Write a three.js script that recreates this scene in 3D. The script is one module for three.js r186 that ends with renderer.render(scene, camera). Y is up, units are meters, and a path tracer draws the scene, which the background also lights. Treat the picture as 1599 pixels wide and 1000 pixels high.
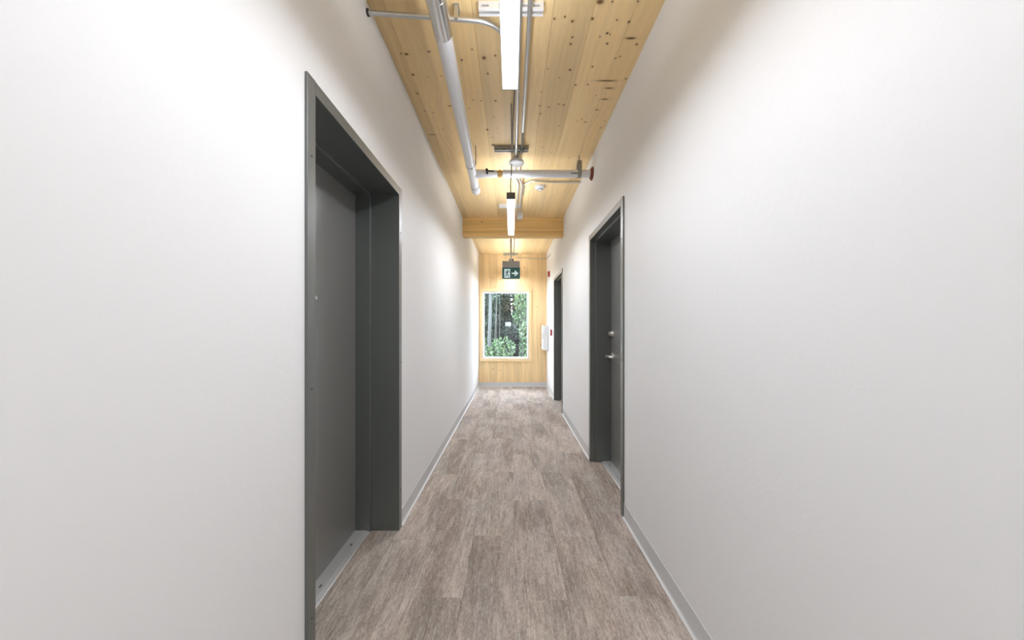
import * as THREE from 'three';
import { RectAreaLightUniformsLib } from 'three/addons/lights/RectAreaLightUniformsLib.js';
import { RoundedBoxGeometry } from 'three/addons/geometries/RoundedBoxGeometry.js';
import { mergeGeometries, mergeVertices, toCreasedNormals } from 'three/addons/utils/BufferGeometryUtils.js';

// ------------------------------------------------------------------ camera, sky, exposure
const scene = new THREE.Scene();
const EYE = 1.285, F = 529, VX = 799, VY = 513;          // eye height (m), focal length and vanishing point (px of 1599x1000)
const camera = new THREE.PerspectiveCamera(2 * Math.atan(500 / F) * 180 / Math.PI, 1.599, 0.05, 300);
camera.position.set(0, EYE, 0);
camera.lookAt(0, EYE, -10);
camera.setViewOffset(1599, 1000, 799.5 - VX, 500 - VY, 1599, 1000);   // vertical lens shift
scene.add(camera);
const renderer = new THREE.WebGLRenderer({ antialias: true });
renderer.toneMapping = THREE.LinearToneMapping;
renderer.toneMappingExposure = 1.13;
renderer.outputColorSpace = THREE.SRGBColorSpace;
renderer.shadowMap.enabled = true;
RectAreaLightUniformsLib.init();
scene.background = new THREE.Color().setRGB(11, 12.8, 15.2);           // even overcast sky
const LAMP = 60, ADDED_UPLIGHT = 19;                                         // luminance of the LED strips, and of an uplight added to lift the ceiling
const LAMP_COLOR = new THREE.Color().setRGB(0.925, 0.972, 1.07);

// ------------------------------------------------------------------ helpers
const L = -0.7235, R = 0.7646, H = 2.92, END = -7.45, BACK = 16;
const PX = (x, z) => (x - VX) * z / F, PY = (y, z) => EYE + (VY - y) * z / F;
let seed = 7;
const rnd = () => { seed = (seed * 1664525 + 1013904223) >>> 0; return seed / 4294967296; };
const rr = (a, b) => a + (b - a) * rnd();
const names = {};
function numbered(n) { const k = names[n] = (names[n] ?? -1) + 1; return k ? n + '_' + String(k).padStart(3, '0') : n; }
function mesh(name, geo, mat, parent) {
  const m = new THREE.Mesh(geo, mat); m.name = name; m.castShadow = m.receiveShadow = true;
  if (parent) parent.add(m);
  return m;
}
function thing(name, label, category, pos = [0, 0, 0], ry = 0, group, kind) {
  const o = new THREE.Group(); o.name = numbered(name); scene.add(o);
  o.position.set(...pos); o.rotation.y = ry; tag(o, label, category, group, kind);
  return o;
}
function tag(o, label, category, group, kind) {
  o.userData.label = label; o.userData.category = category;
  if (group) o.userData.group = group;
  if (kind) o.userData.kind = kind;
  return o;
}
function solo(name, geo, mat, label, category, group, kind) { const m = mesh(numbered(name), geo, mat, scene); return tag(m, label, category, group, kind); }
function box(x0, x1, y0, y1, z0, z1, r = 0) {
  const w = Math.abs(x1 - x0), h = Math.abs(y1 - y0), d = Math.abs(z1 - z0);
  const g = r ? new RoundedBoxGeometry(w, h, d, 2, r) : new THREE.BoxGeometry(w, h, d);
  return g.translate((x0 + x1) / 2, (y0 + y1) / 2, (z0 + z1) / 2);
}
function merge(list) { return mergeGeometries(list.map(g => { const n = g.index ? g.toNonIndexed() : g; for (const k of Object.keys(n.attributes)) if (!['position', 'normal', 'uv'].includes(k)) n.deleteAttribute(k); return n; })); }
function cyl(r0, r1, h, seg = 24) { return new THREE.CylinderGeometry(r0, r1, h, seg); }
function rodBetween(a, b, r, seg = 16) {
  const A = new THREE.Vector3(...a), B = new THREE.Vector3(...b), d = B.clone().sub(A), g = cyl(r, r, d.length(), seg);
  g.applyQuaternion(new THREE.Quaternion().setFromUnitVectors(new THREE.Vector3(0, 1, 0), d.clone().normalize()));
  return g.translate(...A.add(B).multiplyScalar(0.5).toArray());
}
function bent(points, r, fillet = 0.08, seg = 80, rad = 12) {           // a pipe with rounded bends
  const P = points.map(p => new THREE.Vector3(...p)), path = new THREE.CurvePath();
  let from = P[0];
  for (let i = 1; i < P.length - 1; i++) {
    const a = P[i].clone().add(P[i - 1].clone().sub(P[i]).setLength(Math.min(fillet, P[i].distanceTo(P[i - 1]) * 0.49)));
    const b = P[i].clone().add(P[i + 1].clone().sub(P[i]).setLength(Math.min(fillet, P[i].distanceTo(P[i + 1]) * 0.49)));
    path.add(new THREE.LineCurve3(from, a)); path.add(new THREE.QuadraticBezierCurve3(a, P[i], b)); from = b;
  }
  path.add(new THREE.LineCurve3(from, P[P.length - 1]));
  return new THREE.TubeGeometry(path, seg, r, rad, false);
}
function uvSet(g, f) {                                                  // texture coordinates from place and normal
  const p = g.attributes.position, n = g.attributes.normal, uv = new Float32Array(p.count * 2);
  for (let i = 0; i < p.count; i++) { const [u, v] = f(p.getX(i), p.getY(i), p.getZ(i), Math.abs(n.getX(i)), Math.abs(n.getY(i)), Math.abs(n.getZ(i))); uv[2 * i] = u; uv[2 * i + 1] = v; }
  g.setAttribute('uv', new THREE.BufferAttribute(uv, 2)); return g;
}
function prism(pts, len, axis) {                                        // profile (a, b) swept along an axis from 0 to len
  const s = new THREE.Shape(pts.map(p => new THREE.Vector2(...p)));
  const g = new THREE.ExtrudeGeometry(s, { depth: len, bevelEnabled: false });
  if (axis === 'y') g.rotateX(-Math.PI / 2);                           // (a, b) -> x, -z
  if (axis === 'x') g.rotateY(Math.PI / 2);                            // (a, b) -> -z, y
  return g;
}
// ------------------------------------------------------------------ noise and textures
const perm = new Uint8Array(512); { const p = [...Array(256).keys()]; for (let i = 255; i > 0; i--) { const j = Math.floor(rnd() * (i + 1)); [p[i], p[j]] = [p[j], p[i]]; } for (let i = 0; i < 512; i++) perm[i] = p[i & 255]; }
function vnoise(x, y, wx = 256, wy = 256) {                             // value noise, repeating every wx, wy
  const xi = Math.floor(x), yi = Math.floor(y), fx = x - xi, fy = y - yi, sx = fx * fx * (3 - 2 * fx), sy = fy * fy * (3 - 2 * fy);
  const m = (a, w) => ((a % w) + w) % w, x0 = m(xi, wx) & 255, x1 = m(xi + 1, wx) & 255, y0 = m(yi, wy) & 255, y1 = m(yi + 1, wy) & 255;
  const h = (a, b) => perm[perm[a] + b] / 255;
  return (h(x0, y0) * (1 - sx) + h(x1, y0) * sx) * (1 - sy) + (h(x0, y1) * (1 - sx) + h(x1, y1) * sx) * sy;
}
const hash = (i) => { let x = Math.imul(i ^ 0x9e3779b9, 0x85ebca6b); x ^= x >>> 13; x = Math.imul(x, 0xc2b2ae35); x ^= x >>> 16; return (x >>> 0) / 4294967296; };
function dataTex(w, h, f, srgb) {
  const d = new Uint8Array(w * h * 4);
  for (let y = 0; y < h; y++) for (let x = 0; x < w; x++) {
    const c = f(x / w, y / h, x, y), i = 4 * (y * w + x);
    d[i] = Math.max(0, Math.min(255, c[0])); d[i + 1] = Math.max(0, Math.min(255, c[1])); d[i + 2] = Math.max(0, Math.min(255, c[2])); d[i + 3] = 255;
  }
  const t = new THREE.DataTexture(d, w, h); t.wrapS = t.wrapT = THREE.RepeatWrapping; t.magFilter = THREE.LinearFilter; t.minFilter = THREE.LinearFilter;
  if (srgb) t.colorSpace = THREE.SRGBColorSpace; t.needsUpdate = true; return t;
}
// spruce boards of the ceiling: 4 m along the grain (u), 1.5 m across (v)
const SEAMS = [L - 0.03, -0.645, -0.43, -0.202, 0.005, 0.213, 0.421, 0.629, R + 0.03];
const knotPx = [];
for (const [x, y, s = 1, w = 1] of [[485, 13, 2.0, 1.5], [425, 145, 1.3], [210, 130], [128, 145], [268, 165, 1.3], [268, 290], [255, 343, 1.2], [250, 545, 1.4], [293, 663, 1.1], [390, 660], [425, 520], [540, 258, 1.2], [563, 268, .7], [540, 340, 1.1], [483, 285, .7], [617, 155, .8], [710, 170, 1.2], [723, 298, 1.2, 4], [770, 345, 1.1], [685, 615], [535, 630, 1.0, 11], [555, 688, 1, 5], [520, 775, 1, 4], [460, 858, .9, 2], [605, 455, .8], [640, 440, .8], [455, 745, .6], [165, 605, .7], [75, 537, .7], [163, 812], [200, 818, 1.2], [82, 835], [15, 825], [20, 888], [342, 933, .8], [370, 953, .7, 3], [305, 947, .7], [487, 997], [520, 945, .7], [25, 718, .7], [163, 983, .8], [580, 12, .8], [780, 10, .8]]) knotPx.push([840 + x / 5, y / 5, s, w]);
for (const [x, y, s = 1, w = 1] of [[143, 268, 1.3, 1.6], [108, 265, .9], [290, 252, .9, 1.6], [187, 402, 1.4], [215, 525, 1.2], [503, 307, 1.2], [648, 293, 2], [673, 395, 1.1], [570, 237, .8], [722, 278, 1.1], [630, 572, 1], [723, 572, 1.4], [578, 566, .7], [425, 605, .8, 3], [670, 760, 1.7], [705, 860, 2.2], [312, 793, .8, 6], [380, 757, .7], [262, 640, .9], [318, 650, .8], [712, 677, .8], [548, 622, .8], [143, 30, .9], [280, 418, .6], [370, 410, .6], [732, 750, .7]]) knotPx.push([600 + x / 4.165, 20 + y / 4.165, s, w]);
for (const [x, y, s = 1, w = 1] of [[905, 145], [740, 380, 1.2], [1010, 200, .8], [350, 30, .8], [1200, 260, .8], [840, 600, .7], [1000, 700, .8], [300, 700, .9], [450, 560, .8], [1150, 620, .8]]) knotPx.push([720 + x / 7.14, 210 + y / 7.14, s, w]);
const knots = knotPx.map(([x, y, s, w]) => { const z = (H - EYE) * F / (VY - y); return [z, PX(x, z), 0.0052 * s, w]; });
const woodTexture = (function () {
  const W = 2048, Hh = 1024;
  return dataTex(W, Hh, (u, v) => {
    const z = 1.2 + u * 4, x = L - 0.03 + v * 1.548;
    let b = 0; while (b < SEAMS.length - 2 && x > SEAMS[b + 1]) b++;
    const tone = [0.92, 0.99, 1.0, 0.93, 1.01, 0.955, 1.03, 0.985][b], off = b * 37.3;
    const warp = (vnoise(u * 12, v * 6 + off, 12, 256) - 0.5) * 0.05 + (vnoise(u * 40, v * 20 + off, 40) - 0.5) * 0.008;
    const g1 = vnoise(u * 4, (x + warp) * 55 + off, 4), g2 = vnoise(u * 9, (x + warp) * 160 + off, 9), g3 = vnoise(u * 120, x * 420, 120), broad = vnoise(u * 6, x * 9 + off, 6);
    let k = tone * (0.93 + 0.05 * g1 + 0.03 * g2 + 0.04 * g3 + 0.05 * broad), dark = 0;
    for (const [kz, kx, s, w] of knots) {
      const dz = (z - kz) / (s * 1.1), dx = (x - kx) / (s * w); if (Math.abs(dz) > 5 || Math.abs(dx) > 5) continue;
      const d = Math.hypot(dz, dx); dark = Math.max(dark, 1.0 / (1 + Math.exp((d - 1) * 4.5)), 0.22 * Math.exp(-d * 0.9));
    }
    const warm = 0.5 + 0.5 * vnoise(u * 5 + 3, x * 20 + off, 5);
    const c = [240 * k, (207 + 5 * (1 - warm)) * k, (150 + 12 * (1 - warm)) * k];
    return [c[0] * (1 - dark) + 104 * dark, c[1] * (1 - dark) + 70 * dark, c[2] * (1 - dark) + 38 * dark];
  }, true);
})();
const clearWood = dataTex(1024, 512, (u, v) => {                         // spruce without the ceiling's knots: 2 m x 1 m
  const warp = (vnoise(u * 6, v * 4, 6, 4) - 0.5) * 0.04;
  const g1 = vnoise(u * 3, (v + warp) * 60, 3, 60), g2 = vnoise(u * 6, (v + warp) * 190, 6, 190), br = vnoise(u * 3, v * 8, 3, 8);
  let k = 0.88 + 0.10 * g1 + 0.06 * g2 + 0.06 * br, dark = 0;
  for (const [a, b] of [[.11, .2], [.42, .71], [.63, .33], [.83, .86], [.27, .5]]) { const d = Math.hypot((u - a) * 2, v - b) / 0.009; if (d < 5) dark = Math.max(dark, 0.85 / (1 + Math.exp((d - 1) * 4.5))); }
  return [243 * k * (1 - dark) + 130 * dark, 211 * k * (1 - dark) + 92 * dark, 158 * k * (1 - dark) + 54 * dark];
}, true);
// carpet: 1 m across the pile lines (u), 2 m along (v)
const carpetHeight = new Float32Array(1024 * 2048);
const carpetTexture = dataTex(1024, 2048, (u, v, x, y) => {
  const s1 = vnoise(u * 256, v * 200, 256, 200), s2 = vnoise(u * 200, v * 70, 200, 70), s3 = vnoise(u * 50, v * 22, 50, 22), patch = vnoise(u * 9, v * 7, 9, 7), fine = hash(x * 7919 + y * 104729);
  const streak = vnoise(u * 160, v * 16, 160, 16);
  let k = 0.24 * s1 + 0.20 * s2 + 0.18 * s3 + 0.16 * streak + 0.24 * patch;        // about 0.5
  k = 0.5 + (k - 0.51) * 2.0 + (fine - 0.5) * 0.2; k = Math.max(0, Math.min(1, k));
  carpetHeight[y * 1024 + x] = k;
  const warm = vnoise(u * 11 + 5, v * 7 + 2, 11, 7);
  return [138 + 64 * k + 5 * warm, 128 + 65 * k, 119 + 66 * k - 3 * warm];
}, true);
const carpetBump = dataTex(1024, 2048, (u, v, x, y) => { const h = 255 * (0.5 * carpetHeight[y * 1024 + x] + 0.5 * hash(x * 31 + y * 7177)); return [h, h, h]; });
const peel = dataTex(512, 512, (u, v) => { const h = 120 * vnoise(u * 64, v * 64, 64, 64) + 90 * vnoise(u * 150, v * 150, 150, 150) + 45 * vnoise(u * 16, v * 16, 16, 16); return [h, h, h]; });

// ------------------------------------------------------------------ materials
const std = (o) => new THREE.MeshStandardMaterial(o), phys = (o) => new THREE.MeshPhysicalMaterial(o);
const rgb = (r, g, b) => new THREE.Color().setRGB(r, g, b);
const wallPaint = std({ color: rgb(0.86, 0.86, 0.855), roughness: 0.55, bumpMap: peel, bumpScale: 0.0004 });
const outerPaint = std({ color: rgb(0.5, 0.5, 0.48), roughness: 0.9 });
const wood = phys({ map: woodTexture, roughness: 0.5, bumpMap: woodTexture, bumpScale: 0.0006 });
const endWood = phys({ map: clearWood, roughness: 0.42, bumpMap: clearWood, bumpScale: 0.0005 });
const casingWood = phys({ map: clearWood, color: rgb(1.0, 1.02, 1.06), roughness: 0.4 });
const beamWood = phys({ map: clearWood, color: rgb(0.96, 0.86, 0.62), roughness: 0.5 });
const beamWood2 = phys({ map: clearWood, color: rgb(0.89, 0.78, 0.54), roughness: 0.5 });
const carpetTones = [[1, 1, 1], [0.97, 0.96, 0.955], [0.92, 0.905, 0.90], [1.04, 1.04, 1.035], [0.945, 0.945, 0.93]].map(c => std({ map: carpetTexture, color: rgb(...c), roughness: 1, bumpMap: carpetBump, bumpScale: 0.003 }));
const slab = std({ color: rgb(0.3, 0.3, 0.3), roughness: 0.95 });
const rubber = std({ color: rgb(0.64, 0.64, 0.635), roughness: 0.5 });
const doorPaint = phys({ color: rgb(0.18, 0.18, 0.168), roughness: 0.48, ior: 1.6, clearcoat: 1.0, clearcoatRoughness: 0.30 });
const framePaint = phys({ color: rgb(0.078, 0.088, 0.082), roughness: 0.44, ior: 1.75, clearcoat: 1.0, clearcoatRoughness: 0.36 });
const steel = std({ color: rgb(0.74, 0.74, 0.73), metalness: 1, roughness: 0.2 });
const satin = std({ color: rgb(0.80, 0.79, 0.77), metalness: 1, roughness: 0.34 });
const galv = std({ color: rgb(0.62, 0.63, 0.63), metalness: 1, roughness: 0.40 });
const strutGrey = std({ color: rgb(0.36, 0.36, 0.33), metalness: 0.6, roughness: 0.5 });
const alu = std({ color: rgb(0.70, 0.70, 0.69), metalness: 0.55, roughness: 0.42 });
const black = std({ color: rgb(0.03, 0.03, 0.03), roughness: 0.5 });
const cordGrey = std({ color: rgb(0.11, 0.11, 0.105), roughness: 0.5 });
const capGrey = std({ color: rgb(0.12, 0.12, 0.12), metalness: 0.5, roughness: 0.45 });
const brass = std({ color: rgb(0.60, 0.40, 0.16), metalness: 1, roughness: 0.35 });
const whitePaint = std({ color: rgb(0.80, 0.80, 0.79), roughness: 0.35 });
const pipeWhite = std({ color: rgb(0.84, 0.84, 0.85), roughness: 0.28 });
const offWhite = std({ color: rgb(0.72, 0.71, 0.69), roughness: 0.45 });
const red = std({ color: rgb(0.42, 0.05, 0.04), roughness: 0.4 });
const escRed = std({ color: rgb(0.25, 0.07, 0.045), roughness: 0.45 });
const greyPrint = std({ color: rgb(0.22, 0.23, 0.24), roughness: 0.6 });
const housing = std({ color: rgb(0.62, 0.62, 0.60), roughness: 0.4 });
const diffuserMat = std({ color: rgb(0.9, 0.9, 0.9), roughness: 0.5, emissive: LAMP_COLOR, emissiveIntensity: 2.6 });
const vinyl = std({ color: rgb(0.84, 0.84, 0.83), roughness: 0.35 });
const glass = phys({ color: 0xffffff, transmission: 1, thickness: 0, roughness: 0, ior: 1.52 });

// ------------------------------------------------------------------ doors: opening in the wall, steel frame, leaf
const OW = 0.916, OH = 2.134, FACE = 0.05;
const leftDoors = [{ z: 1.6915, stop: 0.168, leaf: 0.26 }], rightDoors = [{ z: 2.8075, stop: 0.042, leaf: 0.186 }, { z: 5.588, stop: 0.042, leaf: 0.186 }];
function wallGeometry(doors, thick, side) {
  const s = new THREE.Shape(), N = OW / 2 + 0.03, top = OH + 0.03;      // shape axes: (z, y)
  s.moveTo(END - 0.2, -0.12);
  s.lineTo(END - 0.2, 0);
  s.moveTo(END - 0.2, 0);
  for (const d of [...doors].sort((a, b) => b.z - a.z)) { s.lineTo(-d.z - N, 0); s.lineTo(-d.z - N, top); s.lineTo(-d.z + N, top); s.lineTo(-d.z + N, 0); }
  s.lineTo(BACK, 0); s.lineTo(BACK, H + 0.04); s.lineTo(END - 0.2, H + 0.04); s.lineTo(END - 0.2, 0);
  const g = new THREE.ExtrudeGeometry(s, { depth: thick, bevelEnabled: false });
  g.rotateY(-Math.PI / 2);                                               // (z, y, depth) -> x = -depth, z = z
  g.translate(side < 0 ? L : R + thick, 0, 0);
  return uvSet(g, (x, y, z, nx, ny, nz) => nx > 0.5 ? [z, y] : ny > 0.5 ? [x, z] : [x, y]);
}
solo('wall_left', wallGeometry(leftDoors, 0.36, -1), wallPaint, 'long smooth white painted corridor wall with a single dark door', 'wall', null, 'structure');
solo('wall_right', wallGeometry(rightDoors, 0.30, 1), wallPaint, 'long smooth white painted corridor wall with two dark doors', 'wall', null, 'structure');

// floor: slab and carpet planks, six columns between the walls
const floor = thing('floor', 'grey-brown streaked carpet plank floor of the corridor', 'floor', [0, 0, 0], 0, null, 'structure');
mesh('floor_slab', box(L - 0.4, R + 0.4, -0.2, -0.006, END - 0.25, BACK + 0.2), slab, floor);
const PITCH = 0.25, TL = 0.93, COL0 = -0.735;
function carpetTile(x0, x1, z0, z1, k) {                                 // z0 < z1, world z
  const e = 0.0003, c = 0.0013, hx = (x1 - x0) / 2 - e, hz = (z1 - z0) / 2 - e;
  const s = new THREE.Shape([[-hx, -0.006], [hx, -0.006], [hx, -c], [hx - c, 0], [-hx + c, 0], [-hx, -c]].map(p => new THREE.Vector2(...p)));
  const g = new THREE.ExtrudeGeometry(s, { depth: 2 * hz, bevelEnabled: false }).translate(0, 0, -hz);
  const ou = hash(k * 3 + 1), ov = hash(k * 5 + 2), turn = hash(k * 11 + 4) < 0.5 ? -1 : 1;
  uvSet(g, (x, y, z) => [ou + turn * x, ov + turn * z / 2]);
  const m = mesh('carpet_tile', g, carpetTones[Math.floor(hash(k * 17 + 9) * carpetTones.length)], floor);
  m.position.set((x0 + x1) / 2, 0, (z0 + z1) / 2);
}
const ENDS = [2.06, 1.615, 1.17, 2.53, 2.09, 1.625];
let tileNo = 0;
for (let c = 0; c < 6; c++) {
  const x0 = c ? COL0 + c * PITCH : L, x1 = c < 5 ? COL0 + (c + 1) * PITCH : R;
  for (let k = -4; k < 9; k++) {
    const za = Math.max(ENDS[c] + k * TL, -1.8), zb = Math.min(ENDS[c] + (k + 1) * TL, -END);
    if (zb - za > 0.05 && za > -1.85) carpetTile(x0, x1, -zb, -za, ++tileNo);
  }
}
mesh('carpet_run', uvSet(box(L, R, -0.006, 0, 1.8, BACK), (x, y, z) => [x, z / 2]), carpetTones[1], floor).userData.label = 'carpet of the rear stretch of corridor';
carpetTile(L - 0.30, L, -1.6915 - 0.46, -1.6915 + 0.46, 902);
for (const d of rightDoors) carpetTile(R, R + 0.23, -d.z - 0.46, -d.z + 0.46, 911 + Math.round(d.z));

// ceiling: spruce boards side by side under a slab
const ceiling = thing('ceiling', 'knotty pale spruce board ceiling over the corridor', 'ceiling', [0, 0, 0], 0, null, 'structure');
mesh('ceiling_slab', box(L - 0.4, R + 0.4, H + 0.04, H + 0.24, END - 0.25, BACK + 0.2), slab, ceiling);
for (let b = 0; b < SEAMS.length - 1; b++) {
  const x0 = SEAMS[b] + 0.0004, x1 = SEAMS[b + 1] - 0.0004, c = 0.0015;
  for (const [za, zb, o] of [[END, -5.0, 1.7], [-5.0, 0.4, 0], [0.4, 8, 0.9], [8, BACK, 2.3]]) {
    const g = prism([[x0 + c, H], [x1 - c, H], [x1, H + c], [x1, H + 0.04], [x0, H + 0.04], [x0, H + c]], zb - za);
    g.translate(0, 0, za);
    uvSet(g, (x, y, z) => [(-z - 1.2 + o) / 4, (x - (L - 0.03)) / 1.548]);
    mesh('ceiling_board', g, wood, ceiling);
  }
}
// glulam beam across the corridor
const beam = thing('beam', 'honey coloured glued timber beam crossing under the ceiling', 'beam', [0, 0, -5.07], 0, null, 'structure');
const BB = 2.648, LAM = (H - BB) / 7;
for (let i = 0; i < 7; i++) {
  const y0 = BB + i * LAM + 0.0003, y1 = BB + (i + 1) * LAM - 0.0003, c = 0.0008;
  const g = prism([[-0.07 + c, y0], [0.07 - c, y0], [0.07, y0 + c], [0.07, y1 - c], [0.07 - c, y1], [-0.07 + c, y1], [-0.07, y1 - c], [-0.07, y0 + c]], R - L, 'x').translate(L, 0, 0);
  const o = i * 0.37;
  mesh('lamination', uvSet(g, (x, y, z) => [x / 2 + o, y + z + o * 1.3]), i % 3 === 1 ? beamWood2 : beamWood, beam);
}
// far wall: vertical boards round the window, with the outer leaf behind them
const WX0 = -0.648, WX1 = 0.380, WY0 = 0.609, WY1 = 2.10;
const wallFar = thing('wall_far', 'pale vertical spruce board wall around the window at the corridor end', 'wall', [0, 0, END], 0, null, 'structure');
{
  const s = new THREE.Shape([[L - 0.4, -0.2], [R + 0.4, -0.2], [R + 0.4, H + 0.24], [L - 0.4, H + 0.24]].map(p => new THREE.Vector2(...p)));
  s.holes.push(new THREE.Path([[WX0, WY0], [WX0, WY1], [WX1, WY1], [WX1, WY0]].map(p => new THREE.Vector2(...p))));
  mesh('outer_leaf', new THREE.ExtrudeGeometry(s, { depth: 0.16, bevelEnabled: false }).translate(0, 0, -0.20), outerPaint, wallFar);
  const edges = []; for (let x = L; x < R - 0.05; x += 0.135) edges.push(x); edges.push(R);
  edges.forEach((x0, i) => {
    if (i === edges.length - 1) return;
    const x1 = edges[i + 1], parts = [];
    const put = (a, b, y0, y1) => { if (b - a > 0.004 && y1 - y0 > 0.004) parts.push(prism([[a + .0003, -0.04], [b - .0003, -0.04], [b - .0003, -0.0013], [b - .0016, 0], [a + .0016, 0], [a + .0003, -0.0013]].map(([p, q]) => [p, -q]), y1 - y0, 'y').translate(0, y0, 0)); };
    const ov0 = Math.max(x0, WX0), ov1 = Math.min(x1, WX1);
    const pieces = ov1 > ov0 ? [[x0, ov0, 0, H], [ov0, ov1, 0, WY0], [ov0, ov1, WY1, H], [ov1, x1, 0, H]] : [[x0, x1, 0, H]];
    for (const p of pieces) put(...p);
    const o = i * 0.217;
    for (const g of parts) mesh('wall_board', uvSet(g, (x, y, z) => [y / 2 + o, x + o * 1.7]), endWood, wallFar);
  });
}
// rear wall, only mirrored in the window
const wallBack = thing('wall_back', 'plain white wall closing the rear of the corridor', 'wall', [0, 0, BACK], 0, null, 'structure');
{
  const s = new THREE.Shape([[L - 0.4, -0.2], [R + 0.4, -0.2], [R + 0.4, H + 0.24], [L - 0.4, H + 0.24]].map(p => new THREE.Vector2(...p)));
  s.holes.push(new THREE.Path([[-0.62, 1.45], [-0.62, 1.90], [-0.05, 1.90], [-0.05, 1.45]].map(p => new THREE.Vector2(...p))));
  mesh('wall_face', new THREE.ExtrudeGeometry(s, { depth: 0.2, bevelEnabled: false }), wallPaint, wallBack);
}
const w2 = thing('window_2', 'small fixed window in the rear wall of the corridor', 'window', [0, 0, BACK], 0, null, 'structure');
mesh('pane', box(-0.60, -0.07, 1.47, 1.88, 0.09, 0.096), glass, w2);
mesh('frame', merge([box(-0.62, -0.58, 1.45, 1.90, 0.05, 0.13), box(-0.09, -0.05, 1.45, 1.90, 0.05, 0.13), box(-0.58, -0.09, 1.45, 1.49, 0.05, 0.13), box(-0.58, -0.09, 1.86, 1.90, 0.05, 0.13)]), vinyl, w2);

// window at the corridor end
const win = thing('window_1', 'tall fixed window with white frame looking onto green trees', 'window', [0, 0, END], 0, null, 'structure');
{
  const f = 0.040, d0 = -0.11, d1 = 0.006, fr = (a, b, c, d) => mesh('frame', box(a, b, c, d, d0, d1, 0.004), vinyl, win);
  fr(WX0, WX0 + f, WY0, WY1); fr(WX1 - f, WX1, WY0, WY1); fr(WX0 + f, WX1 - f, WY0, WY0 + f); fr(WX0 + f, WX1 - f, WY1 - f, WY1);
  const t = 0.055, cs = (a, b, c, d, v) => mesh('casing', uvSet(box(a, b, c, d, 0.0005, 0.026, 0.002), (x, y, z) => v ? [y / 2 + a, x + 0.3] : [x / 2 + c, y + 0.6]), casingWood, win);
  cs(WX0 - t, WX0 + 0.004, WY0 - t, WY1 + t, 1); cs(WX1 - 0.004, WX1 + t, WY0 - t, WY1 + t, 1); cs(WX0, WX1, WY0 - t, WY0 + 0.004, 0); cs(WX0, WX1, WY1 - 0.004, WY1 + t, 0);
  for (const z of [-0.045, -0.065]) { const p = new THREE.PlaneGeometry(WX1 - WX0 - 2 * f + 0.01, WY1 - WY0 - 2 * f + 0.01).translate((WX0 + WX1) / 2, (WY0 + WY1) / 2, z); mesh('pane', p, glass, win); }
}
// rubber cove base along the walls
const cove = [[0, 0], [0.016, 0], [0.0158, 0.002], [0.0105, 0.0042], [0.006, 0.0075], [0.0042, 0.013], [0.0036, 0.022], [0.0032, 0.097], [0.0018, 0.1], [0, 0.1]];
const bl = thing('baseboard_left', 'light grey rubber base strip along the single-door wall', 'baseboard', [L, 0, 0], 0, null, 'structure');
const br = thing('baseboard_right', 'light grey rubber base strip along the two-door wall', 'baseboard', [R, 0, 0], 0, null, 'structure');
const bf = thing('baseboard_far', 'light grey rubber base strip under the window wall', 'baseboard', [0, 0, END], 0, null, 'structure');
const half = OW / 2 + FACE;
const runL = (z0, z1) => mesh('base_strip', prism(cove, z1 - z0).translate(0, 0, z0), rubber, bl);
const runR = (z0, z1) => mesh('base_strip', prism(cove, z1 - z0).rotateY(Math.PI).translate(0, 0, z1), rubber, br);
runL(END, -leftDoors[0].z - half); runL(-leftDoors[0].z + half, BACK);
runR(END, -rightDoors[1].z - half); runR(-rightDoors[1].z + half, -rightDoors[0].z - half); runR(-rightDoors[0].z + half, BACK);
mesh('base_strip', prism(cove.map(([a, b]) => [-a, b]), R - L, 'x').translate(L, 0, 0), rubber, bf);

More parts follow.
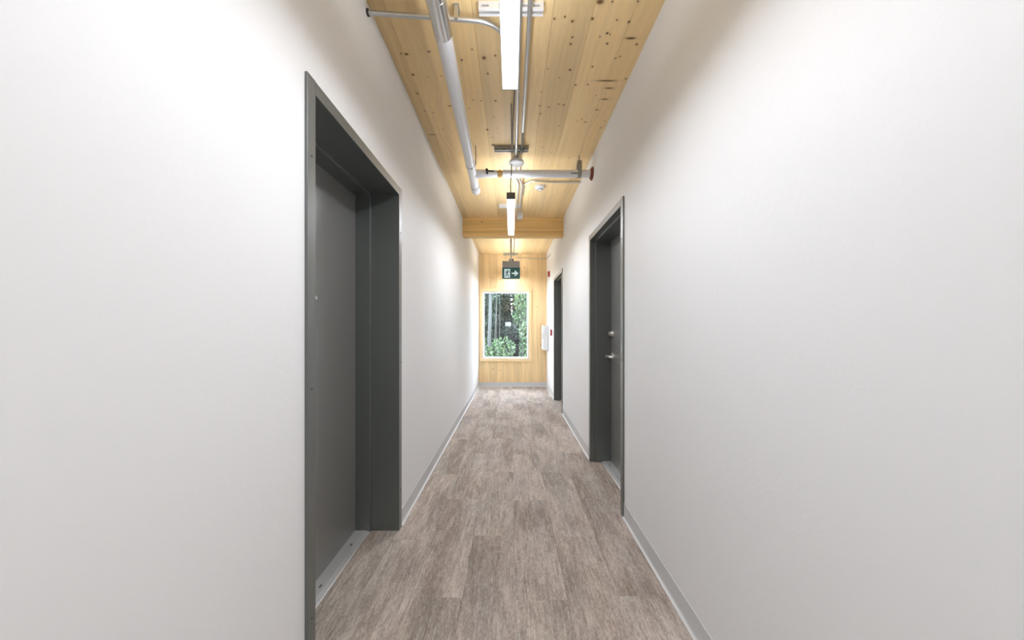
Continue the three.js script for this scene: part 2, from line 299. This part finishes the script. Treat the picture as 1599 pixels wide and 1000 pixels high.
function doorAt(name, label, x, z, ry, d) {
  const o = thing(name, label, 'door', [x, 0, z], ry, null, 'structure');
  const p = 0.010, s = d.stop, l = d.leaf, D = l + 0.065, w = OW / 2, st = 0.016, ch = 0.0015;
  // profile (a outward from the opening, b into the wall)
  const prof = [[0, -p + ch], [ch, -p], [FACE - ch, -p], [FACE, -p + ch], [FACE, 0], [0.03, 0], [0.03, D], [0, D], [0, l], [-st, l], [-st, s + ch], [-st + ch, s], [0, s]];
  const jr = prism(prof.map(([a, b]) => [a, b]), OH + FACE, 'y').translate(w, 0, 0);
  const jl = prism(prof.map(([a, b]) => [-a, b]).reverse(), OH + FACE, 'y').translate(-w, 0, 0);
  const j1 = mesh('jamb', jr, framePaint, o), j2 = mesh('jamb', jl, framePaint, o);
  const hd = prism(prof.map(([a, b]) => [b, a]).reverse(), OW, 'x').translate(-w, OH, 0);
  mesh('head', hd, framePaint, o);
  for (const [j, y] of [[j1, 1.068], [j2, 1.068], [j1, 1.9], [j2, 1.9], [j1, 0.25], [j2, 0.25]])
    mesh('screw', cyl(0.0042, 0.0046, 0.0025, 12).rotateX(Math.PI / 2).translate(j === j1 ? w + 0.024 : -w - 0.024, y, p + 0.0008), capGrey, j);
  const leaf = mesh('leaf', box(-w + 0.003, w - 0.003, 0.013, OH - 0.003, -l - 0.045, -l - 0.001, 0.002), doorPaint, o);
  // peephole
  const peep = mesh('peephole', merge([cyl(0.0125, 0.014, 0.007, 24).rotateX(Math.PI / 2).translate(0, 1.44, -l + 0.002), new THREE.TorusGeometry(0.0105, 0.0028, 10, 24).translate(0, 1.44, -l + 0.005)]), steel, leaf);
  const lx = -w + 0.066;
  // lever: rose, spindle and a bar turned back to the door
  const lever = [cyl(0.033, 0.034, 0.010, 32).rotateX(Math.PI / 2).translate(lx, 1.02, -l + 0.005), rodBetween([lx, 1.02, -l], [lx, 1.02, -l + 0.055], 0.011),
    bent([[lx - 0.004, 1.02, -l + 0.053], [lx + 0.105, 1.02, -l + 0.053], [lx + 0.118, 1.02, -l + 0.028]], 0.0095, 0.015, 40, 14), new THREE.SphereGeometry(0.0125, 16, 12).translate(lx, 1.02, -l + 0.053), new THREE.SphereGeometry(0.0095, 12, 10).translate(lx + 0.118, 1.02, -l + 0.028)];
  mesh('lever_handle', merge(lever), satin, leaf);
  const bolt = [cyl(0.029, 0.033, 0.014, 32).rotateX(Math.PI / 2).translate(lx, 1.235, -l + 0.007), cyl(0.019, 0.022, 0.022, 24).rotateX(Math.PI / 2).translate(lx, 1.235, -l + 0.024)];
  mesh('deadbolt', merge(bolt), satin, leaf);
  // aluminium threshold with slotted screw holes
  const tp = [[-s - 0.006, 0], [-s - 0.010, 0.004], [-s - 0.028, 0.011], [-l + 0.012, 0.0125], [-l - 0.05, 0.0125], [-l - 0.05, 0]];
  const far = Math.min(s, l - 0.075);
  const f0 = l - 0.088, tpp = [[f0, -0.004], [f0, 0.004], [f0 + 0.004, 0.007], [f0 + 0.030, 0.0118], [l + 0.06, 0.0125], [l + 0.06, -0.004]];
  const th = mesh('threshold', prism(tpp, OW - 2 * (f0 > s ? st : 0) - 0.002, 'x').translate(-w + (f0 > s ? st : 0) + 0.001, 0, 0), alu, o);
  for (const sx of [-0.33, -0.02, 0.3]) mesh('screw_slot', new THREE.CapsuleGeometry(0.0045, 0.014, 4, 12).rotateZ(Math.PI / 2).scale(1, 0.25, 1).translate(sx, 0.0123, -l + 0.040), capGrey, th);
  return o;
}
doorAt('door_1', 'dark grey steel door with peephole set deep in the single-door wall', L, -leftDoors[0].z, Math.PI / 2, leftDoors[0]);
doorAt('door_2', 'dark grey steel door with satin lever handle below a deadbolt', R, -rightDoors[0].z, -Math.PI / 2, rightDoors[0]);
doorAt('door_3', 'dark grey steel door beside the red pull station near the window', R, -rightDoors[1].z, -Math.PI / 2, rightDoors[1]);

// ------------------------------------------------------------------ suspended LED lights
const DEEP = 0.012;                                                     // lens raised this far inside the added rails, to narrow the beam
function linearLight(label, z, group, lean) {
  const len = 1.22, w = 0.078, o = thing('linear_light', label, 'ceiling light', [-0.007, 2.47, z], 0, group);
  mesh('housing', box(-w / 2, w / 2, 0.036, 0.060, -len / 2 + 0.006, len / 2 - 0.006, 0.003), housing, o);
  for (const s of [-1, 1]) mesh('added_side_rail', box(s * (w / 2 - 0.0025), s * w / 2, 0, 0.037, -len / 2 + 0.006, len / 2 - 0.006), housing, o);  // unseen skirts added to keep direct light off the upper walls
  mesh('diffuser', box(-w / 2 + 0.0025, w / 2 - 0.0025, DEEP, 0.037, -len / 2 + 0.006, len / 2 - 0.006), diffuserMat, o);
  for (const s of [-1, 1]) {
    mesh('end_cap', box(-w / 2 - 0.001, w / 2 + 0.001, -0.001, 0.061, s * (len / 2 - 0.006), s * len / 2, 0.0025), capGrey, o);
    mesh('suspension_cable', rodBetween([0, 0.058, s * (len / 2 - 0.2)], [0, H - 2.47, s * (len / 2 - 0.2)], 0.0011, 8), steel, o);
  }
  mesh('added_top_glow', box(-w / 2 + 0.008, w / 2 - 0.008, 0.058, 0.0625, -len / 2 + 0.02, len / 2 - 0.02), diffuserMat, o);  // glowing top added to go with the extra upward light
  const b = new THREE.RectAreaLight(LAMP_COLOR, ADDED_UPLIGHT, w - 0.016, len - 0.04); b.position.set(0, 0.065, 0); b.rotation.x = Math.PI / 2; b.name = 'added_up_strip'; o.add(b);  // added upward light that brightens ceiling and upper walls
  const a = new THREE.RectAreaLight(LAMP_COLOR, LAMP, w - 0.012, len - 0.02);
  a.position.set(0, DEEP - 0.0015, 0); a.rotation.x = -Math.PI / 2; a.name = 'strip'; o.add(a);
  return o;
}
const SPACE = 2.635;
linearLight('suspended white LED strip light beside the metal-sleeved pipe end', -1.075, null);
linearLight('suspended white LED strip light hanging just before the timber beam', -3.71, null);
linearLight('suspended white LED strip light hidden behind the exit sign', -6.67, null);
for (let k = 1; k <= 6; k++) linearLight('suspended white LED strip light in the rear stretch of corridor', -1.075 + k * SPACE, 'lights in the rear stretch of corridor');

// ------------------------------------------------------------------ struts, conduits and cords under the ceiling
function strut(name, label, z, x0, x1, mat, slots) {
  const o = thing(name, label, 'strut', [(x0 + x1) / 2, H, z], 0), w = (x1 - x0) / 2, h = 0.041;
  const s = new THREE.Shape([[-w, -h], [w, -h], [w, 0], [-w, 0]].map(p => new THREE.Vector2(...p)));
  for (const [sx, sy] of slots) { const hole = new THREE.Path(); const a = 0.013, r = 0.0062; hole.moveTo(sx - a, sy - r); hole.absarc(sx + a, sy, r, -Math.PI / 2, Math.PI / 2, false); hole.absarc(sx - a, sy, r, Math.PI / 2, Math.PI * 1.5, false); s.holes.push(hole); }
  mesh('slotted_web', new THREE.ExtrudeGeometry(s, { depth: 0.0025, bevelEnabled: false, curveSegments: 8 }).translate(0, 0, 0.018), mat, o);
  mesh('channel', merge([box(-w, w, -0.0025, 0, -0.0205, 0.018), box(-w, w, -h, 0, -0.0205, -0.018), box(-w, w, -h, -h + 0.0025, 0.008, 0.018), box(-w, w, -h, -h + 0.0025, -0.018, -0.008)]), mat, o);
  return o;
}
strut('strut_channel', 'white slotted strut channel above the end of the strip light', -1.71, -0.166, 0.160, whitePaint, [[-0.130, -0.024], [0.075, -0.024], [0.127, -0.024]]);
strut('strut_channel', 'grey metal strut channel carrying conduits before the crossing pipe', -3.05, -0.156, 0.152, strutGrey, [[-0.13, -0.031], [-0.075, -0.031], [0.11, -0.031]]);
strut('strut_channel', 'white strut channel above the light in front of the beam', -4.47, -0.165, 0.13, whitePaint, [[-0.12, -0.022], [0.09, -0.022]]);
strut('strut_channel', 'grey strut channel carrying the stem of the exit sign', -6.0, -0.165, 0.13, strutGrey, []);
strut('strut_channel', 'brownish strut channel tight against the window wall', -7.36, -0.18, 0.14, strutGrey, []);
const CY = H - 0.041 - 0.0125, CR = 0.0118;
solo('conduit', bent([[0.040, CY, 1.6], [0.040, CY, -3.10]], CR, 0.05, 20), galv, 'straight steel conduit running along the ceiling into the round detector box', 'conduit');
const cb = thing('conduit', 'straight steel conduit ending at the grey strut, with dark connector', 'conduit', [0, 0, 0]);
mesh('tube', bent([[0.090, CY, 1.6], [0.090, CY, -2.72]], CR, 0.05, 20), galv, cb);
mesh('connector', merge([rodBetween([0.090, CY, -2.72], [0.091, CY, -3.0], 0.0085), rodBetween([0.091, CY, -2.98], [0.091, CY, -3.03], 0.016)]), cordGrey, cb);
solo('conduit', bent([[0.032, CY, -3.18], [0.032, CY, -3.52], [0.072, CY, -3.68], [0.072, CY, -5.0]], CR, 0.06, 60), galv, 'steel conduit with a sideways jog between detector box and beam', 'conduit');
solo('conduit', bent([[0.076, CY, -3.18], [0.076, CY, -3.55], [0.112, CY, -3.70], [0.112, CY, -4.78]], CR, 0.06, 60), galv, 'steel conduit with a jog ending at the small white box by the beam', 'conduit');
solo('junction_box', box(0.080, 0.155, CY - 0.022, H, -4.86, -4.77, 0.004), whitePaint, 'small white junction box on the ceiling by the beam', 'junction box');
solo('conduit', bent([[0.14, H - 0.0125, -4.1], [0.14, H - 0.0125, -3.80], [0.22, H - 0.0125, -3.72], [0.36, H - 0.02, -3.72], [0.44, H - 0.0125, -3.76], [R, H - 0.0125, -3.76]], 0.0095, 0.05, 90), galv, 'thin grey conduit bending across the ceiling beside the round white detector', 'conduit');
solo('conduit', bent([[-0.020, CY, -5.14], [-0.020, CY, -7.36]], CR, 0.05, 12), galv, 'steel conduit from beam to the strut at the window wall', 'conduit');
solo('conduit', bent([[0.048, CY, -5.14], [0.042, CY, -7.36]], 0.0085, 0.05, 12), cordGrey, 'thin dark conduit between the beam and the window wall strut', 'conduit');
const cw = thing('conduit', 'steel conduit crossing the ceiling behind the metal pipe sleeve to the wall', 'conduit', [0, 0, 0]);
mesh('tube', bent([[L, 2.866, -1.695], [-0.125, 2.866, -1.745], [-0.045, 2.866, -1.81], [0.0, 2.866, -2.0]], CR, 0.06, 60), galv, cw);
mesh('wall_bushing', rodBetween([L - 0.002, 2.866, -1.695], [L + 0.010, 2.866, -1.695], 0.0165), black, cw);
mesh('strap', merge([box(-0.29, -0.272, 2.852, H, -1.733, -1.705), box(-0.295, -0.267, H - 0.004, H, -1.76, -1.70)]), galv, cw);
solo('power_cord', bent([[0.012, 2.528, -1.60], [0.018, 2.60, -1.74], [0.004, CY - 0.012, -2.96], [0.0, CY, -3.06]], 0.0055, 0.09, 60, 10), cordGrey, 'dark power cord rising from strip light to the grey strut', 'cord');
solo('control_cable', bent([[-0.003, H, -2.46], [-0.004, H - 0.02, -2.52], [0.0, CY, -3.04]], 0.0032, 0.03, 40, 8), cordGrey, 'thin dark cable from the ceiling to the grey strut', 'cable');
solo('power_cord', bent([[0.0, H - 0.09, -3.14], [-0.004, 2.72, -3.17], [-0.012, 2.62, -3.16], [-0.008, 2.525, -3.12]], 0.0045, 0.05, 40, 10), cordGrey, 'dark power cord dropping from detector box to the strip light', 'cord');
// round detector on its box, and the low detector on the ceiling
const dt = thing('smoke_detector', 'white round detector on a metal box under the conduits', 'detector', [0.045, H, -3.16]);
mesh('back_box', cyl(0.052, 0.052, 0.075, 8).translate(0, -0.0375, 0), galv, dt);
mesh('base_ring', cyl(0.066, 0.062, 0.012, 40).translate(0, -0.081, 0), offWhite, dt);
mesh('head', new THREE.LatheGeometry([[0, -0.112], [0.046, -0.111], [0.062, -0.105], [0.070, -0.097], [0.071, -0.090], [0.066, -0.087], [0, -0.087]].map(p => new THREE.Vector2(...p)), 40), offWhite, dt);
const d2 = thing('smoke_detector', 'small white round detector fixed flat on the wood ceiling', 'detector', [0.324, H, -3.9]);
mesh('base_ring', cyl(0.058, 0.058, 0.014, 40).translate(0, -0.007, 0), whitePaint, d2);
mesh('head', new THREE.LatheGeometry([[0, -0.045], [0.018, -0.044], [0.028, -0.036], [0.044, -0.030], [0.054, -0.018], [0.056, -0.013], [0, -0.013]].map(p => new THREE.Vector2(...p)), 40), whitePaint, d2);
mesh('sensor_slots', new THREE.TorusGeometry(0.030, 0.0045, 8, 32).rotateX(Math.PI / 2).translate(0, -0.037, 0), greyPrint, d2);

// ------------------------------------------------------------------ sprinkler pipes
const PYc = 2.75;
const pipeX = (z) => -0.341 - 0.0205 * (z - 1.73);                       // the main runs slightly askew
const main = thing('sprinkler_pipe', 'white sprinkler pipe with shiny metal sleeve and a crossing branch', 'pipe', [0, 0, 0]);
const pp = (z, y = PYc) => [pipeX(z), y, -z];
mesh('pipe', rodBetween(pp(-1.5), pp(3.55), 0.0415, 40), pipeWhite, main);
mesh('end_cap', new THREE.LatheGeometry([[0, 0.052], [0.022, 0.049], [0.037, 0.040], [0.0445, 0.024], [0.0455, 0], [0.0455, -0.07], [0, -0.07]].map(p => new THREE.Vector2(...p)), 40).rotateX(-Math.PI / 2).translate(...pp(3.585)), pipeWhite, main);
mesh('coupling_ring', rodBetween(pp(3.465), pp(3.485), 0.0475, 40), galv, main);
mesh('metal_sleeve', merge([rodBetween(pp(-0.3), pp(1.682), 0.0460, 48)]), steel, main);
mesh('sleeve_band', merge([rodBetween(pp(1.2), pp(1.49), 0.0480, 48), new THREE.TorusGeometry(0.0475, 0.0022, 10, 48).translate(...pp(1.49))]), steel, main);
const branch = new THREE.Group(); branch.name = 'branch'; branch.position.set(0, PYc, -3.21); main.add(branch);
branch.userData.label = 'white branch pipe crossing to the wall with a dark red ring';
mesh('pipe', rodBetween([-0.085, 0, 0], [R - 0.002, 0, 0], 0.0355, 36), pipeWhite, branch);
mesh('tee', merge([rodBetween([pipeX(3.21) + 0.035, 0, 0], [-0.135, 0, 0], 0.0335, 36), rodBetween([pipeX(3.21) + 0.03, 0, 0], [-0.26, 0, 0], 0.0385, 36)]), pipeWhite, branch);
mesh('brass_fitting', merge([rodBetween([-0.150, 0, 0], [-0.080, 0, 0], 0.0300, 8), rodBetween([-0.125, 0, 0], [-0.098, 0, 0], 0.0345, 6)]), brass, branch);
mesh('black_clamp', merge([rodBetween([-0.238, 0.006, 0.018], [-0.222, 0.006, 0.018], 0.026, 16), rodBetween([-0.222, 0.012, 0.034], [-0.165, 0.008, 0.034], 0.0065, 12), new THREE.SphereGeometry(0.012, 14, 10).translate(-0.235, 0.026, 0.030)]), black, branch);
{
  const g = new THREE.CylinderGeometry(0.0359, 0.0359, 0.085, 12, 1, true, 0.12, 0.34).rotateZ(-Math.PI / 2);
  g.translate(0.60, 0, 0);
  const m = mesh('printed_marking', g, greyPrint, branch); m.userData.label = 'grey printed marking on the pipe';
}
mesh('escutcheon', merge([rodBetween([R - 0.012, 0, 0], [R - 0.001, 0, 0], 0.060, 40), rodBetween([R - 0.024, 0, 0], [R - 0.012, 0, 0], 0.044, 40)]), escRed, branch).userData.label = 'dark red wall ring';
const hg = thing('pipe_hanger', 'metal strap hanger holding the crossing branch pipe near the wall', 'hanger', [0.64, PYc, -3.21]);
mesh('rod', rodBetween([0, 0.10, 0], [0, H - PYc, 0], 0.005, 12), strutGrey, hg);
{
  const s = new THREE.Shape(); s.moveTo(-0.039, 0); s.lineTo(-0.039, 0.07); s.lineTo(-0.022, 0.118); s.lineTo(0.022, 0.118); s.lineTo(0.039, 0.07); s.lineTo(0.039, 0); s.absarc(0, 0, 0.039, 0, -Math.PI, true);
  const h = new THREE.Path(); h.moveTo(-0.0362, 0); h.lineTo(-0.0362, 0.069); h.lineTo(-0.020, 0.1145); h.lineTo(0.020, 0.1145); h.lineTo(0.0362, 0.069); h.lineTo(0.0362, 0); h.absarc(0, 0, 0.0362, 0, -Math.PI, true); s.holes.push(h);
  mesh('strap', new THREE.ExtrudeGeometry(s, { depth: 0.036, bevelEnabled: false, curveSegments: 16 }).translate(0, 0, -0.018).rotateY(Math.PI / 2), strutGrey, hg);
}
const hg2 = thing('pipe_hanger', 'threaded rod and loop hanging the white sprinkler main', 'hanger', [pipeX(3.03), PYc, -3.03]);
mesh('rod', rodBetween([0.046, 0.0, 0], [0.046, H - PYc, 0], 0.0048, 12), strutGrey, hg2);
mesh('loop', new THREE.TorusGeometry(0.0435, 0.0025, 8, 36).scale(1, 1, 4), galv, hg2);

// ------------------------------------------------------------------ exit sign: canopy, box, pictogram face
const ex = thing('exit_sign', 'green running man exit sign under a grey canopy', 'sign', [-0.011, 0, -6.0]);
const EW = 0.159, EY0 = 2.158, EY1 = 2.362, ET = 2.476;
mesh('stem', rodBetween([0, ET - 0.005, 0], [0, H - 0.041, 0], 0.014, 16), galv, ex);
mesh('canopy', box(-0.155, 0.155, EY1, ET, -0.035, 0.030, 0.012), std({ color: rgb(0.50, 0.49, 0.48), roughness: 0.45 }), ex);
mesh('sign_box', box(-EW, EW, EY0, EY1, -0.03, 0.018, 0.004), whitePaint, ex);
{
  const cv = document.createElement('canvas'); cv.width = 608; cv.height = 400; const g = cv.getContext('2d');
  g.fillStyle = '#1d4f49'; g.fillRect(0, 0, 608, 400);
  g.fillStyle = '#d3ebf2'; g.fillRect(70, 50, 200, 310);                // doorway panel
  g.fillStyle = '#1d4f49'; g.strokeStyle = '#1d4f49'; g.lineCap = g.lineJoin = 'round';
  g.beginPath(); g.arc(196, 98, 24, 0, 7); g.fill();                    // running man
  const st = (w, ...p) => { g.lineWidth = w; g.beginPath(); g.moveTo(p[0], p[1]); for (let i = 2; i < p.length; i += 2) g.lineTo(p[i], p[i + 1]); g.stroke(); };
  st(46, 176, 146, 158, 214); st(22, 180, 140, 222, 168, 246, 148); st(22, 166, 140, 126, 154, 112, 192); st(26, 160, 226, 206, 262, 204, 322); st(26, 152, 226, 138, 282, 92, 300);
  g.fillStyle = '#d3ebf2'; g.strokeStyle = '#d3ebf2'; st(52, 350, 205, 470, 205);   // arrow
  g.beginPath(); g.moveTo(430, 90); g.lineTo(560, 205); g.lineTo(430, 320); g.closePath(); g.fill();
  const t = new THREE.CanvasTexture(cv); t.colorSpace = THREE.SRGBColorSpace;
  const sbx = ex.children.find(m => m.name === 'sign_box');
  mesh('sign_face', new THREE.PlaneGeometry(2 * EW - 0.006, EY1 - EY0 - 0.006).translate(0, (EY0 + EY1) / 2, 0.0186), std({ map: t, roughness: 0.35, emissive: 0xffffff, emissiveMap: t, emissiveIntensity: 0.35 }), sbx);
}
// ------------------------------------------------------------------ fittings on the wall by the window
solo('cable', bent([[0.10, 2.835, END + 0.009], [R - 0.02, 2.812, END + 0.009], [R - 0.006, 2.808, END + 0.03], [R - 0.006, 2.72, -6.55]], 0.0058, 0.02, 60, 10), std({ color: rgb(0.42, 0.40, 0.36), roughness: 0.6 }), 'thin grey cable along the top of the window wall', 'cable');
const sb = thing('fire_strobe', 'small red fire alarm strobe high on the wall by the window', 'alarm', [R, 2.375, -6.80]);
const sbB = mesh('body', box(-0.040, 0, -0.052, 0.052, -0.045, 0.045, 0.006), red, sb);
mesh('strobe_lens', box(-0.058, -0.038, -0.058, -0.028, -0.026, 0.026, 0.006), std({ color: rgb(0.75, 0.75, 0.76), roughness: 0.2 }), sbB);
const ps = thing('pull_station', 'dark red fire alarm pull station on the wall beside the door', 'alarm', [R, 1.205, -6.43]);
const psB = mesh('body', box(-0.034, 0, -0.06, 0.06, -0.042, 0.042, 0.005), red, ps);
mesh('pull_handle', box(-0.046, -0.032, -0.022, 0.008, -0.034, 0.034, 0.003), std({ color: rgb(0.7, 0.68, 0.66), roughness: 0.4 }), psB);
const cab = thing('wall_cabinet', 'white wall cabinet mounted beside the window end of the corridor', 'cabinet', [R, 1.09, -7.17]);
mesh('body', box(-0.105, 0, -0.255, 0.255, -0.215, 0.20, 0.006), whitePaint, cab);
const cabD = mesh('door', box(-0.117, -0.106, -0.248, 0.248, -0.208, 0.193, 0.003), whitePaint, cab);
mesh('handle', box(-0.127, -0.116, -0.03, 0.10, 0.14, 0.152, 0.003), greyPrint, cabD);
mesh('side_slot', box(-0.066, -0.058, 0.02, 0.20, 0.1995, 0.2012), std({ color: rgb(0.5, 0.5, 0.5), roughness: 0.6 }), cab);
const pq = thing('wall_plaque', 'small white plaque on the wall above the pull station', 'plaque', [R, 1.80, -6.55]);
const pqP = mesh('plate', box(-0.006, 0, -0.075, 0.075, -0.06, 0.06, 0.002), whitePaint, pq);
for (const y of [0.04, 0.0, -0.035]) mesh('printed_line', box(-0.0066, -0.0055, y - 0.007, y + 0.007, -0.042, 0.042), std({ color: rgb(0.5, 0.51, 0.53), roughness: 0.6 }), pqP);

// ------------------------------------------------------------------ outdoors: ground and trees beyond the window
solo('ground', uvSet(box(-40, 40, -4.0, -3.6, -60, END - 0.3), (x, y, z) => [x, z]), std({ color: rgb(0.045, 0.06, 0.028), roughness: 1 }), 'green ground under the trees outside', 'ground', null, 'structure');
const bark = std({ color: rgb(0.04, 0.038, 0.032), roughness: 0.95 }), paleBark = std({ color: rgb(0.062, 0.066, 0.060), roughness: 0.95 });
const leafMat = phys({ color: 0xffffff, roughness: 0.85, transmission: 0.3, thickness: 0 }), farLeafMat = std({ color: 0xffffff, roughness: 0.9 });
const leafGeo = (function () {
  const g = new THREE.BufferGeometry(), P = [0, 0, 0, 0.32, 0.35, 0.06, 0, 0.4, 0, -0.32, 0.35, 0.06, 0.24, 0.72, 0.03, 0, 1, -0.1, -0.24, 0.72, 0.03];
  g.setAttribute('position', new THREE.Float32BufferAttribute(P, 3)); g.setIndex([0, 1, 2, 0, 2, 3, 1, 4, 2, 2, 4, 5, 2, 5, 6, 2, 6, 3]); g.computeVertexNormals(); return g;
})();
function leaves(parent, blobs, n, size, tint, flat = 0.5) {
  const im = new THREE.InstancedMesh(leafGeo, n > 4000 ? farLeafMat : leafMat, n), m = new THREE.Matrix4(), q = new THREE.Quaternion(), c = new THREE.Color(), e = new THREE.Euler();
  im.name = 'foliage'; im.userData.kind = 'stuff'; im.castShadow = im.receiveShadow = true;
  const vol = blobs.map(b => b[3] * b[4] * b[5]), tot = vol.reduce((a, b) => a + b);
  for (let i = 0; i < n; i++) {
    let t = rnd() * tot, k = 0; while (k < blobs.length - 1 && (t -= vol[k]) > 0) k++;
    const [bx, by, bz, rx, ry, rz] = blobs[k]; let a, b, d;
    do { a = rr(-1, 1); b = rr(-1, 1); d = rr(-1, 1); } while (a * a + b * b + d * d > 1);
    const f = Math.cbrt(Math.hypot(a, b, d)) / Math.max(0.05, Math.hypot(a, b, d)) * 0.9; // towards the shell
    const s = size * rr(0.6, 1.3);
    e.set(rr(-1, 1) * flat * 2 + 1.1, rr(0, 6.28), rr(-1, 1) * flat * 2); q.setFromEuler(e);
    m.compose(new THREE.Vector3(bx + a * rx * f, by + b * ry * f, bz + d * rz * f), q, new THREE.Vector3(s, s, s)); im.setMatrixAt(i, m);
    const v = 0.35 + 1.5 * Math.pow(rnd(), 1.6), y = rr(-0.15, 0.15); c.setRGB(tint[0] * v * (1 + y), tint[1] * v, tint[2] * v * (1 - y)); im.setColorAt(i, c);
  }
  parent.add(im); return im;
}
const GY = -3.6;
function tree(name, label, x, z, h, r, mat, blobs, n, size, tint, group, nb = 5) {
  const o = thing(name, label, name.includes('shrub') ? 'shrub' : 'tree', [x, GY, -z], 0, group), lean = rr(-0.02, 0.02);
  const g = new THREE.CylinderGeometry(r * 0.35, r, h, 14, 12), p = g.attributes.position;
  for (let i = 0; i < p.count; i++) { const y = p.getY(i) + h / 2; p.setX(i, p.getX(i) * (1 + 0.12 * Math.sin(y * 5 + i)) + lean * y + 0.02 * Math.sin(y * 1.3)); p.setY(i, y); }
  g.computeVertexNormals(); mesh('trunk', g, mat, o);
  for (let k = 0; k < nb; k++) { const y = h * rr(0.55, 0.9), a = rr(0, 6.28), l = rr(0.25, 0.5); mesh('branch', rodBetween([lean * y, y, 0], [lean * y + Math.cos(a) * l, y + l * 0.7, Math.sin(a) * l], r * 0.18, 8), mat, o); }
  leaves(o, blobs, n, size, tint);
  return o;
}
const dx = (px, z) => PX(px, z), up = (py, z) => PY(py, z) - GY;
const bright = [0.088, 0.150, 0.055], mid = [0.036, 0.068, 0.028], dark = [0.009, 0.022, 0.012], grey = [0.080, 0.112, 0.074], deep = [0.020, 0.038, 0.019], pale = [0.055, 0.088, 0.050];
tree('tall_tree', 'tall grey-trunked tree seen at the window edge', dx(763, 12.6), 12.6, 6.9, 0.13, paleBark, [[-0.2, 6.9, 0, 0.5, 0.5, 0.5], [-0.5, 5.9, -0.35, 0.35, 0.8, 0.2]], 900, 0.13, grey, null, 0);
const saplings = [[770, 12.0, 0.030, 'slender dark sapling right beside the grey trunk'], [777.5, 12.3, 0.022, 'thin dark sapling between its neighbouring saplings'], [781.5, 11.8, 0.014, 'thin pale sapling behind the bright shrub'], [817, 12.5, 0.014, 'thin pale sapling in front of the leafy crown'], [812.5, 12.2, 0.012, 'very thin pale sapling next to the dark evergreen']];
for (const [px, z, r, label] of saplings) tree('slender_sapling', label, dx(px, z), z, 6.6, r, r > 0.02 ? bark : paleBark, [[0, 6.4, 0, 0.16, 0.4, 0.16]], 60, 0.09, grey, 'saplings outside the window', 0);
tree('leafy_tree', 'bright leafy tree crown in the upper window', dx(818, 13), 13.0, 6.2, 0.05, bark, [[0, up(474, 13), 0, 0.42, 0.5, 0.4], [-0.1, up(500, 13), 0.1, 0.35, 0.32, 0.3], [0.6, up(470, 13), -0.2, 0.6, 0.6, 0.5]], 2200, 0.12, bright);
tree('leafy_shrub', 'bright green shrub in front of the thin saplings', dx(786, 10.7), 10.7, 4.3, 0.04, bark, [[0, up(545, 10.7), 0, 0.42, 0.34, 0.3], [-0.25, up(560, 10.7), 0.1, 0.45, 0.36, 0.3], [0.1, up(590, 10.7), 0, 0.7, 0.5, 0.4]], 2200, 0.105, bright);
tree('leafy_shrub', 'bright green shrub rising beside the dark evergreen', dx(820, 11.2), 11.2, 4.6, 0.04, bark, [[0, up(520, 11.2), 0, 0.24, 0.40, 0.3], [0.05, up(548, 11.2), 0.1, 0.30, 0.36, 0.3], [0.4, up(540, 11.2), 0, 0.5, 0.6, 0.4], [0, up(590, 11.2), 0, 0.5, 0.6, 0.4]], 2200, 0.11, bright);
tree('leafy_shrub', 'bright green shrub at the foot of the tall grey trunk', dx(764, 10.9), 10.9, 4.1, 0.04, bark, [[0, up(556, 10.9), 0, 0.24, 0.3, 0.28], [-0.35, up(545, 10.9), 0, 0.3, 0.45, 0.3], [-0.2, up(600, 10.9), 0, 0.5, 0.6, 0.35]], 1800, 0.105, bright);
tree('dark_evergreen', 'small dark evergreen between the bright shrubs', dx(799, 11.8), 11.8, 5.0, 0.05, bark, [[0, up(520, 11.8), 0, 0.24, 0.34, 0.24], [0, up(550, 11.8), 0, 0.3, 0.5, 0.3]], 2600, 0.075, dark);
tree('dark_evergreen', 'dark evergreen standing behind the leafy crowns', dx(789, 15.0), 15.0, 6.9, 0.10, bark, [[0, up(478, 15), 0, 0.42, 0.6, 0.4], [0.1, up(520, 15), 0, 0.6, 0.9, 0.5]], 4200, 0.10, dark);
tree('pale_tree', 'pale grey-green tree beyond the tall trunk', dx(764, 16.5), 16.5, 6.8, 0.08, paleBark, [[-0.3, up(470, 16.5), 0, 0.8, 0.8, 0.5], [0.1, up(520, 16.5), 0.2, 0.7, 0.9, 0.5], [-1.2, up(500, 16.5), 0, 0.9, 1.3, 0.6]], 5200, 0.16, grey);
const kinds = [['deep green woodland tree in the backdrop', deep], ['mid green woodland tree in the backdrop', mid], ['pale green woodland tree in the backdrop', pale]];
for (const [x, z, k] of [[-6.5, 19, 1], [-4.2, 20.5, 2], [-2.0, 19.8, 0], [0.1, 20.8, 2], [2.3, 19.6, 1], [4.5, 20.6, 2], [6.9, 20, 0], [-3.2, 24.6, 1], [-1.0, 24.2, 0], [1.1, 24.4, 1], [3.4, 24.6, 0], [-3.6, 15.6, 2], [3.2, 15.4, 1]])
  tree('woodland_tree', kinds[k][0], x, z, rr(6.9, 7.2), 0.12, bark, [[0, 5.9, 0, 1.45, 1.7, 0.9], [0, 4.2, 0.2, 1.5, 1.5, 0.9], [0, 2.2, 0.2, 1.5, 1.5, 0.9]], 8000, 0.30, kinds[k][1], 'backdrop woodland trees of ' + ['deep', 'mid', 'pale'][k] + ' green');
for (const [x, z] of [[-2.2, 11.5], [-3.6, 11], [2.3, 11.6], [3.7, 12]])
  tree('leafy_shrub', 'bright green garden shrub standing off to the side outdoors', x, z, 4.6, 0.04, bark, [[0, 4.4, 0, 0.6, 0.7, 0.5], [0, 3.2, 0, 0.7, 0.9, 0.5]], 1400, 0.12, bright, 'shrubs beside the window garden');

renderer.render(scene, camera);
